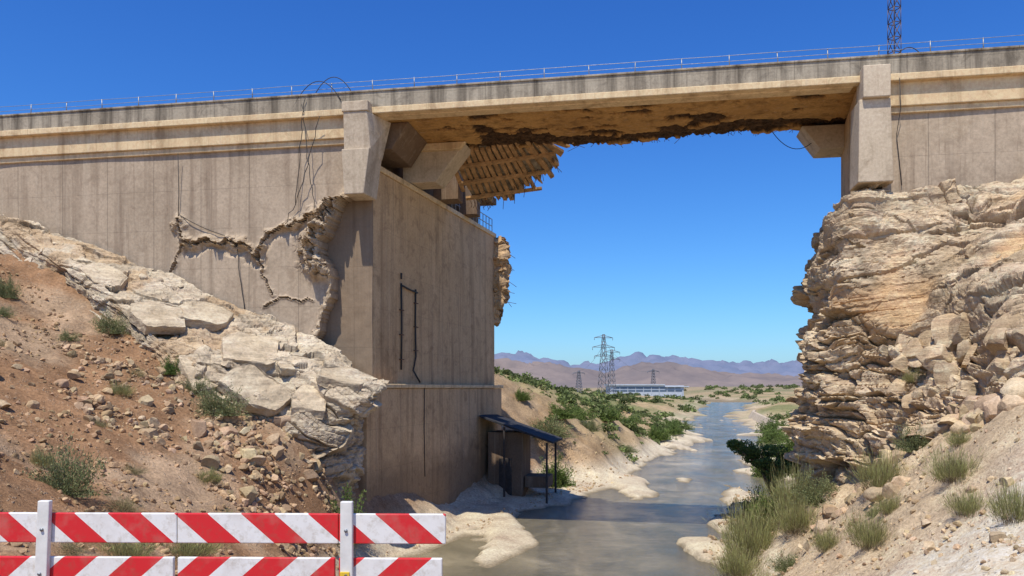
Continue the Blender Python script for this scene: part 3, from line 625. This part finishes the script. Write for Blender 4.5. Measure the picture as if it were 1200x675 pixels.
for k in range(10): box('mullion_%d'%k,-23+k*4.9,-22.6+k*4.9,-8.2,-8.1,0,5.2,DB,M_bw,0)
ep=[(35.5,104),(39.3,118),(43.2,132),(47,148),(51,165),(56,185),(63,205)]; V=[];F=[]
for i,(x,y) in enumerate(ep):
    a=np.array(ep[min(i+1,len(ep)-1)])-np.array(ep[max(i-1,0)]); a=a/np.linalg.norm(a); nx,ny=a[1],-a[0]
    for (o_,z) in ((-1.6,-7.4),(-.3,-5.3),(.3,-5.3),(.5,-7.4)): V.append((x+nx*o_,y+ny*o_,z))
for i in range(len(ep)-1):
    for k in range(3): F.append((4*i+k,4*i+4+k,4*i+5+k,4*i+1+k))
mk('river_embankment',V,F,None,M_pyl)
# ------------------------------------------------------------ hills
def ridge(name,y0,pts,depth,mat,seed,amp):
    xs_=np.linspace(pts[0][0],pts[-1][0],260); hh_=np.interp(xs_,[p[0] for p in pts],[p[1] for p in pts]); q=np.linspace(-1,1,60)
    Xg,Qg=np.meshgrid(xs_,q,indexing='ij'); Hg=np.repeat(hh_[:,None],60,1)
    Pq=np.stack([Xg.ravel()/depth*2.2,Qg.ravel()*2.2,Xg.ravel()*0+seed],1); nz=fbm(Pq*1.5,6,seed); rg=1-np.abs(fbm(Pq*2.2,5,seed+3))*2.2
    z=Hg.ravel()*np.clip(1-np.abs(Qg.ravel())**1.3,0,1)*(.75+.35*rg)+nz*amp*(1-np.abs(Qg.ravel()))-5
    return mk(name,np.stack([Xg.ravel(),y0+Qg.ravel()*depth,z],1),gridF(260,60),None,mat,True)
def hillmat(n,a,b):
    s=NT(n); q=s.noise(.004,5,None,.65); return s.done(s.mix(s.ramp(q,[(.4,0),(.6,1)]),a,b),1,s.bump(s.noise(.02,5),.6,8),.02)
ridge('mountains',5200,[(-3500,180),(-1200,230),(-300,230),(100,215),(400,170),(700,195),(1000,205),(1500,170),(2000,185),(3500,200)],700,hillmat('hill_far',(.14,.17,.25),(.18,.20,.28)),3,60)  # bluish base colour has the aerial haze painted in
ridge('hills',2600,[(-1500,85),(-200,100),(100,90),(300,55),(420,88),(520,78),(800,42),(1100,50),(2000,70)],450,hillmat('hill_near',(.17,.145,.145),(.235,.19,.175)),8,26)  # distance haze is part of this base colour too
# ------------------------------------------------------------ vegetation
s=NT('foliage'); c=s.attr('leaf'); M_leaf=s.done(c,.7,None,.2)
tr=s.n('ShaderNodeBsdfTranslucent'); s.l(c,tr.inputs['Color']); ms=s.n('ShaderNodeMixShader'); ms.inputs[0].default_value=.3
s.l(s.b.outputs[0],ms.inputs[1]); s.l(tr.outputs[0],ms.inputs[2]); s.l(ms.outputs[0],s.t.nodes['Material Output'].inputs['Surface'])
def leafquads(c,dirs,ln,wd,colr):
    n=len(c); r=rng.normal(size=(n,3)); side=np.cross(dirs,r); side/=np.linalg.norm(side,axis=1,keepdims=True)+1e-9
    V=np.stack([c-dirs*ln[:,None]*.5,c+side*wd[:,None]*.5,c+dirs*ln[:,None]*.5,c-side*wd[:,None]*.5],1).reshape(-1,3)
    return V,np.arange(4*n).reshape(n,4),np.repeat(colr,4,0)
def shrub_mesh(name,stems,per,cA,cB,flat=.8,leaf=.05,thin=.35,grass=False):
    P_=[];Dd=[];Ln=[];Co=[];Wd=[]
    for i in range(stems):
        th=rng.uniform(0,6.28); el=math.acos(rng.uniform(.05,1)) if not grass else abs(rng.normal(0,.45))
        d=np.array([math.sin(el)*math.cos(th),math.sin(el)*math.sin(th),math.cos(el)*flat]); L_=rng.uniform(.55,1.05)*(1+.25*math.sin(3*th+1)); root=np.array([math.cos(th),math.sin(th),0])*rng.uniform(0,.15 if not grass else .7)
        tone=rng.random()
        k=4; P_.append(root+d*L_*np.linspace(.12,.9,k)[:,None]); Dd.append(np.repeat(d[None]/np.linalg.norm(d),k,0)); Ln.append(np.full(k,L_*.3)); Wd.append(np.full(k,.012)); Co.append(np.repeat(np.array([[.16,.12,.07]]),k,0))
        t=rng.uniform(.25,1,per)**.7; jit=rng.normal(0,.06,(per,3)); pp=root+d*L_*t[:,None]+jit; pp[:,2]=np.abs(pp[:,2])
        pp[:,2]-=.12*(t**2)*el*.6; pp[:,2]=np.maximum(pp[:,2],.01)
        dd=d[None]+rng.normal(0,.55 if not grass else .15,(per,3)); dd/=np.linalg.norm(dd,axis=1,keepdims=True)
        P_.append(pp);Dd.append(dd);Ln.append(rng.uniform(.7,1.4,per)*leaf*(1 if not grass else 5));Wd.append(rng.uniform(.7,1.3,per)*leaf*thin)
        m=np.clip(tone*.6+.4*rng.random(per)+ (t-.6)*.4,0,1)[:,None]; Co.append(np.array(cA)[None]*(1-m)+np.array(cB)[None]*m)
    V,F,Cc=leafquads(np.concatenate(P_),np.concatenate(Dd),np.concatenate(Ln),np.concatenate(Wd),np.concatenate(Co))
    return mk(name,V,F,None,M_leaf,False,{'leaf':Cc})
protos={}
KIND={'sage':(150,45,(.10,.12,.045),(.30,.32,.15),.85,.06,.4,False),'green':(170,50,(.06,.10,.025),(.20,.27,.07),.9,.07,.55,False),
  'dry':(150,30,(.22,.19,.08),(.44,.39,.20),.8,.05,.3,False),'grass':(300,9,(.20,.22,.07),(.48,.46,.20),1.,.05,.22,True)}
def proto(kind):
    if kind not in protos:
        protos[kind]=[]
        for _ in range(3): 
            o=shrub_mesh('proto_'+kind,*KIND[kind]); protos[kind].append(o.data); bpy.data.objects.remove(o)
    return random.choice(protos[kind])
NM={'sage':'sagebrush','green':'shrub','dry':'dry_bush','grass':'grass_tuft'}
def shrub(kind,x,y,r,h,z=None):
    ob=bpy.data.objects.new(NM[kind],proto(kind)); col.objects.link(ob); ob.location=(x,y,(tz(x,y) if z is None else z)-.06); ob.rotation_euler=(0,0,random.uniform(0,6.28)); ob.scale=(r,r*random.uniform(.85,1.1),h); return ob
for q in [('sage',-20.1,31.6,.57,1.2),('sage',-16.4,32.5,.82,1.1),('green',-13.3,31.3,.5,.8),('sage',-10.8,29.2,1.0,1.3),('sage',-12,30.2,.65,.85),('dry',-14.1,29.9,.5,.5),('sage',-9.9,17.7,.75,1.35),('dry',-9.0,18.4,.5,.6),
 ('dry',-7.6,13.7,.31,.39),('grass',-7.1,14.7,.58,.38),('grass',-7.3,17.9,.71,.46),('green',-6.3,30.4,1.1,1.9),('green',2.9,54.1,1.2,2.2),('sage',19.1,35.7,.8,1.1),('sage',12,23.6,.62,1.1),('grass',10.6,23,.7,1.05),('grass',10.1,18.2,.6,.7),
 ('grass',8.2,18.3,.55,.8),('grass',9,14.2,.48,.7),('grass',9.3,16.2,.45,.5),('grass',10.8,30.6,1.1,1.8),('grass',9.7,31.8,1.3,1.7),('grass',9.1,30.3,1.2,1.5),('grass',8.3,29,.9,1.1),('grass',10.2,28.6,.9,1.2),('green',10.6,33,1.0,1.6),('green',12.9,41,1.3,1.6),
 ('sage',11.3,29.2,.9,1.4),('sage',12.9,26.2,.5,.7),('green',33,100,2.6,3),('sage',28.5,87,1.6,1.8),('green',25,70,1.7,2.6),('green',20.8,63.5,2.0,2.4),('green',17.8,98,2,2),('sage',2.6,60.5,2.4,2),('green',.7,62,.9,1),('sage',6.5,68,1.2,1.4),
 ('green',3.8,64.5,1.7,1.4),('green',27.8,132,2.2,2),('sage',14,95,1.7,1.6),('sage',9.6,21,.3,.35),('dry',-12.5,24,.4,.4),('dry',-17.5,27,.45,.4),('sage',-14.8,22,.35,.35),('grass',11.5,20.4,.35,.4),('grass',7.6,23.5,.5,.6),('dry',12.6,22,.35,.4),
 ('sage',9.2,26.5,.6,.8),('grass',9.6,20.2,.4,.5),('grass',8.7,22,.45,.6),('dry',-10.5,22,.4,.4),('grass',-9.3,24.5,.4,.45),('sage',-19,29.5,.5,.6),('grass',-6.2,13.2,.35,.35),('grass',-8.4,15.6,.4,.4),('green',27.2,80,1.5,1.8),('green',24,66,1.4,2.0),
 ('green',22.4,57,1.6,2.0),('green',19.5,52,1.4,1.9),('sage',18,47,1.1,1.4),('green',5.5,72,1.8,1.6),('green',9.5,80,1.9,1.7),('green',12.5,88,1.8,1.6),('sage',10.5,74,1.3,1.0),('green',21,105,1.9,1.7),('green',31,94,1.9,2.2),('green',37,112,2.2,2.6),('green',24.5,122,2.2,1.8),
 ('grass',-11.5,19.5,.4,.45),('grass',-13.5,27.5,.45,.5),('sage',-17,30.5,.4,.5),('grass',-8.2,22.5,.4,.45),('dry',-6.8,20.5,.4,.4),('grass',-10,14.5,.35,.35)]: shrub(*q)
for kind,x,z,r,h in [('sage',14.4,1.2,.55,.6),('grass',15.6,2.6,.4,.45),('sage',16.6,4.3,.45,.5),('grass',13.6,.2,.4,.5),('dry',17.9,5.8,.4,.4),('sage',15.9,1.9,.5,.5),('green',14.9,-.2,.45,.5)]:
    i=np.argmin((CLP[:,0]-x)**2+(CLP[:,2]-z)**2); shrub(kind,*[float(v) for v in CLP[i,:2]],r,h,float(CLP[i,2]))
TX,TY=14.0,43.0; TZ=tz(TX,TY)-.1; TR=empty('riverside_tree',(TX,TY,TZ)); lims=[];tips=[]
lims.append([(0,0,0),(.08,.02,.5),(.0,.05,1.0)])
for i in range(9):
    th=i*2.4+rng.uniform(-.3,.3); l=rng.uniform(1.0,1.8); e=np.array([math.cos(th)*l,math.sin(th)*l*.9,1.2+rng.uniform(.4,2.2)]); m_=np.array([e[0]*.4,e[1]*.4,1.1+(e[2]-1)*.55]); lims.append([(0,.05,.7+.05*i),tuple(m_),tuple(e)]); tips+=[e,m_*.4+e*.6]
    for j in range(2):
        e2=e+rng.normal(0,.38,3); lims.append([tuple(m_),tuple((m_+e2)/2+rng.normal(0,.05,3)),tuple(e2)]); tips.append(e2)
tubes('trunk_and_limbs',lims,(.08,.02),TR,M_bark,7)
P_=[];Co=[]
for t_ in tips:
    n=300; q=rng.normal(size=(n,3)); q/=np.linalg.norm(q,axis=1,keepdims=True); rad=rng.uniform(.35,.6); P_.append(np.array(t_)+q*rad*rng.uniform(.3,1,(n,1))**.5*np.array([1,1,.75])); tone=rng.uniform(.6,1.25)
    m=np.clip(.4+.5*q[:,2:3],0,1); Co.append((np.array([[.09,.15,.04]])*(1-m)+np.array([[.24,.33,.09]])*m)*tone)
P_=np.concatenate(P_);Co=np.concatenate(Co);dd=rng.normal(size=P_.shape);dd/=np.linalg.norm(dd,axis=1,keepdims=True)
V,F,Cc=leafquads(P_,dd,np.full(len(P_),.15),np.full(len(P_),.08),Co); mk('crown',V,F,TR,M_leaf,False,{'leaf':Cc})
def farveg(name,pts,rad):
    P_=[];Dd=[];Ln=[];Wd=[];Co=[]
    for (x,y,z),r in zip(pts,rad):
        n=int(70); d=rng.normal(size=(n,3)); d/=np.linalg.norm(d,axis=1,keepdims=True); d[:,2]=np.abs(d[:,2])
        P_.append(np.array([x,y,z])+d*r*np.array([1,1,.8])*rng.uniform(.5,1.05,(n,1))); Dd.append(rng.normal(size=(n,3))); Ln.append(np.full(n,r*.42));Wd.append(np.full(n,r*.3)); c0=np.array([.13,.16,.055])*rng.uniform(.6,1.6); Co.append(c0[None]*rng.uniform(.6,1.5,(n,1)))
    D_=np.concatenate(Dd); D_/=np.linalg.norm(D_,axis=1,keepdims=True)
    V,F,Cc=leafquads(np.concatenate(P_),D_,np.concatenate(Ln),np.concatenate(Wd),np.concatenate(Co)); mk(name,V,F,None,M_leaf,False,{'leaf':Cc})
def vreg(poly,n,a,b):
    p,sz=region(poly,n,a,b,2.0,2); k=p[:,2]>-6.55; return p[k],sz[k]
L1=[vreg([(-3,62),(6,60),(16,82),(36,150),(10,160),(-15,90)],1100,.2,1.15),vreg([(23,60),(34,90),(54,175),(110,190),(60,60)],1300,.3,1.8),vreg([(36,150),(60,250),(60,300),(-40,300),(0,160)],600,.5,1.9),vreg([(70,180),(100,260),(200,300),(160,180)],450,.7,2.2)]
farveg('distant_shrubs',np.concatenate([q[0] for q in L1]),np.concatenate([q[1] for q in L1]))
L2=[vreg([(60,260),(130,420),(300,420),(200,240)],350,1.2,3.0),vreg([(-50,320),(90,320),(180,560),(0,600)],500,1.2,3.0),vreg([(100,420),(400,420),(500,800),(150,800)],400,2,4.5)]
farveg('distant_trees',np.concatenate([q[0] for q in L2]),np.concatenate([q[1] for q in L2]))
# ------------------------------------------------------------ light, sky, camera
sun=Vector((-.17,-.40,.90)).normalized()
ld=bpy.data.lights.new('sun','SUN'); ld.energy=5; ld.angle=math.radians(.5); ld.color=(1,.94,.82)
lo=bpy.data.objects.new('sun',ld); col.objects.link(lo); lo.rotation_euler=(-sun).to_track_quat('-Z','Y').to_euler(); lo.location=(-10,-10,40)
w=bpy.data.worlds.new('World'); scene.world=w; w.use_nodes=True; nt=w.node_tree
sk_=nt.nodes.new('ShaderNodeTexSky'); sk_.sky_type='NISHITA'; sk_.sun_disc=False; sk_.sun_elevation=math.asin(sun.z); sk_.sun_rotation=math.atan2(sun.x,sun.y)
sk_.altitude=300; sk_.air_density=1.05; sk_.dust_density=.8; sk_.ozone_density=3
sep=nt.nodes.new('ShaderNodeSeparateColor'); cmb=nt.nodes.new('ShaderNodeCombineColor'); nt.links.new(sk_.outputs[0],sep.inputs[0])
ST=.12
for i,(m_,p_,k_) in enumerate([(.66,1.6,1.6),(1.08,1.35,1.0),(1.55,1.05,.90)]):
    a=nt.nodes.new('ShaderNodeMath');a.operation='MULTIPLY';a.inputs[1].default_value=m_*ST; nt.links.new(sep.outputs[i],a.inputs[0])
    mn=nt.nodes.new('ShaderNodeMath');mn.operation='MINIMUM';mn.inputs[1].default_value=1.3; nt.links.new(a.outputs[0],mn.inputs[0])
    b=nt.nodes.new('ShaderNodeMath');b.operation='POWER';b.inputs[1].default_value=p_; nt.links.new(mn.outputs[0],b.inputs[0])
    c=nt.nodes.new('ShaderNodeMath');c.operation='MULTIPLY';c.inputs[1].default_value=k_/ST; nt.links.new(b.outputs[0],c.inputs[0]); nt.links.new(c.outputs[0],cmb.inputs[i])
nt.links.new(cmb.outputs[0],nt.nodes['Background'].inputs[0]); nt.nodes['Background'].inputs[1].default_value=ST
cd=bpy.data.cameras.new('camera'); cd.lens=28; cd.sensor_width=36; cd.shift_y=117.5/1200; cd.clip_end=12000; cd.clip_start=.1
co=bpy.data.objects.new('camera',cd); col.objects.link(co); co.location=(0,0,0); co.rotation_euler=(math.radians(90),0,0); scene.camera=co
scene.view_settings.view_transform='Standard'; scene.view_settings.look='None'; scene.view_settings.exposure=0
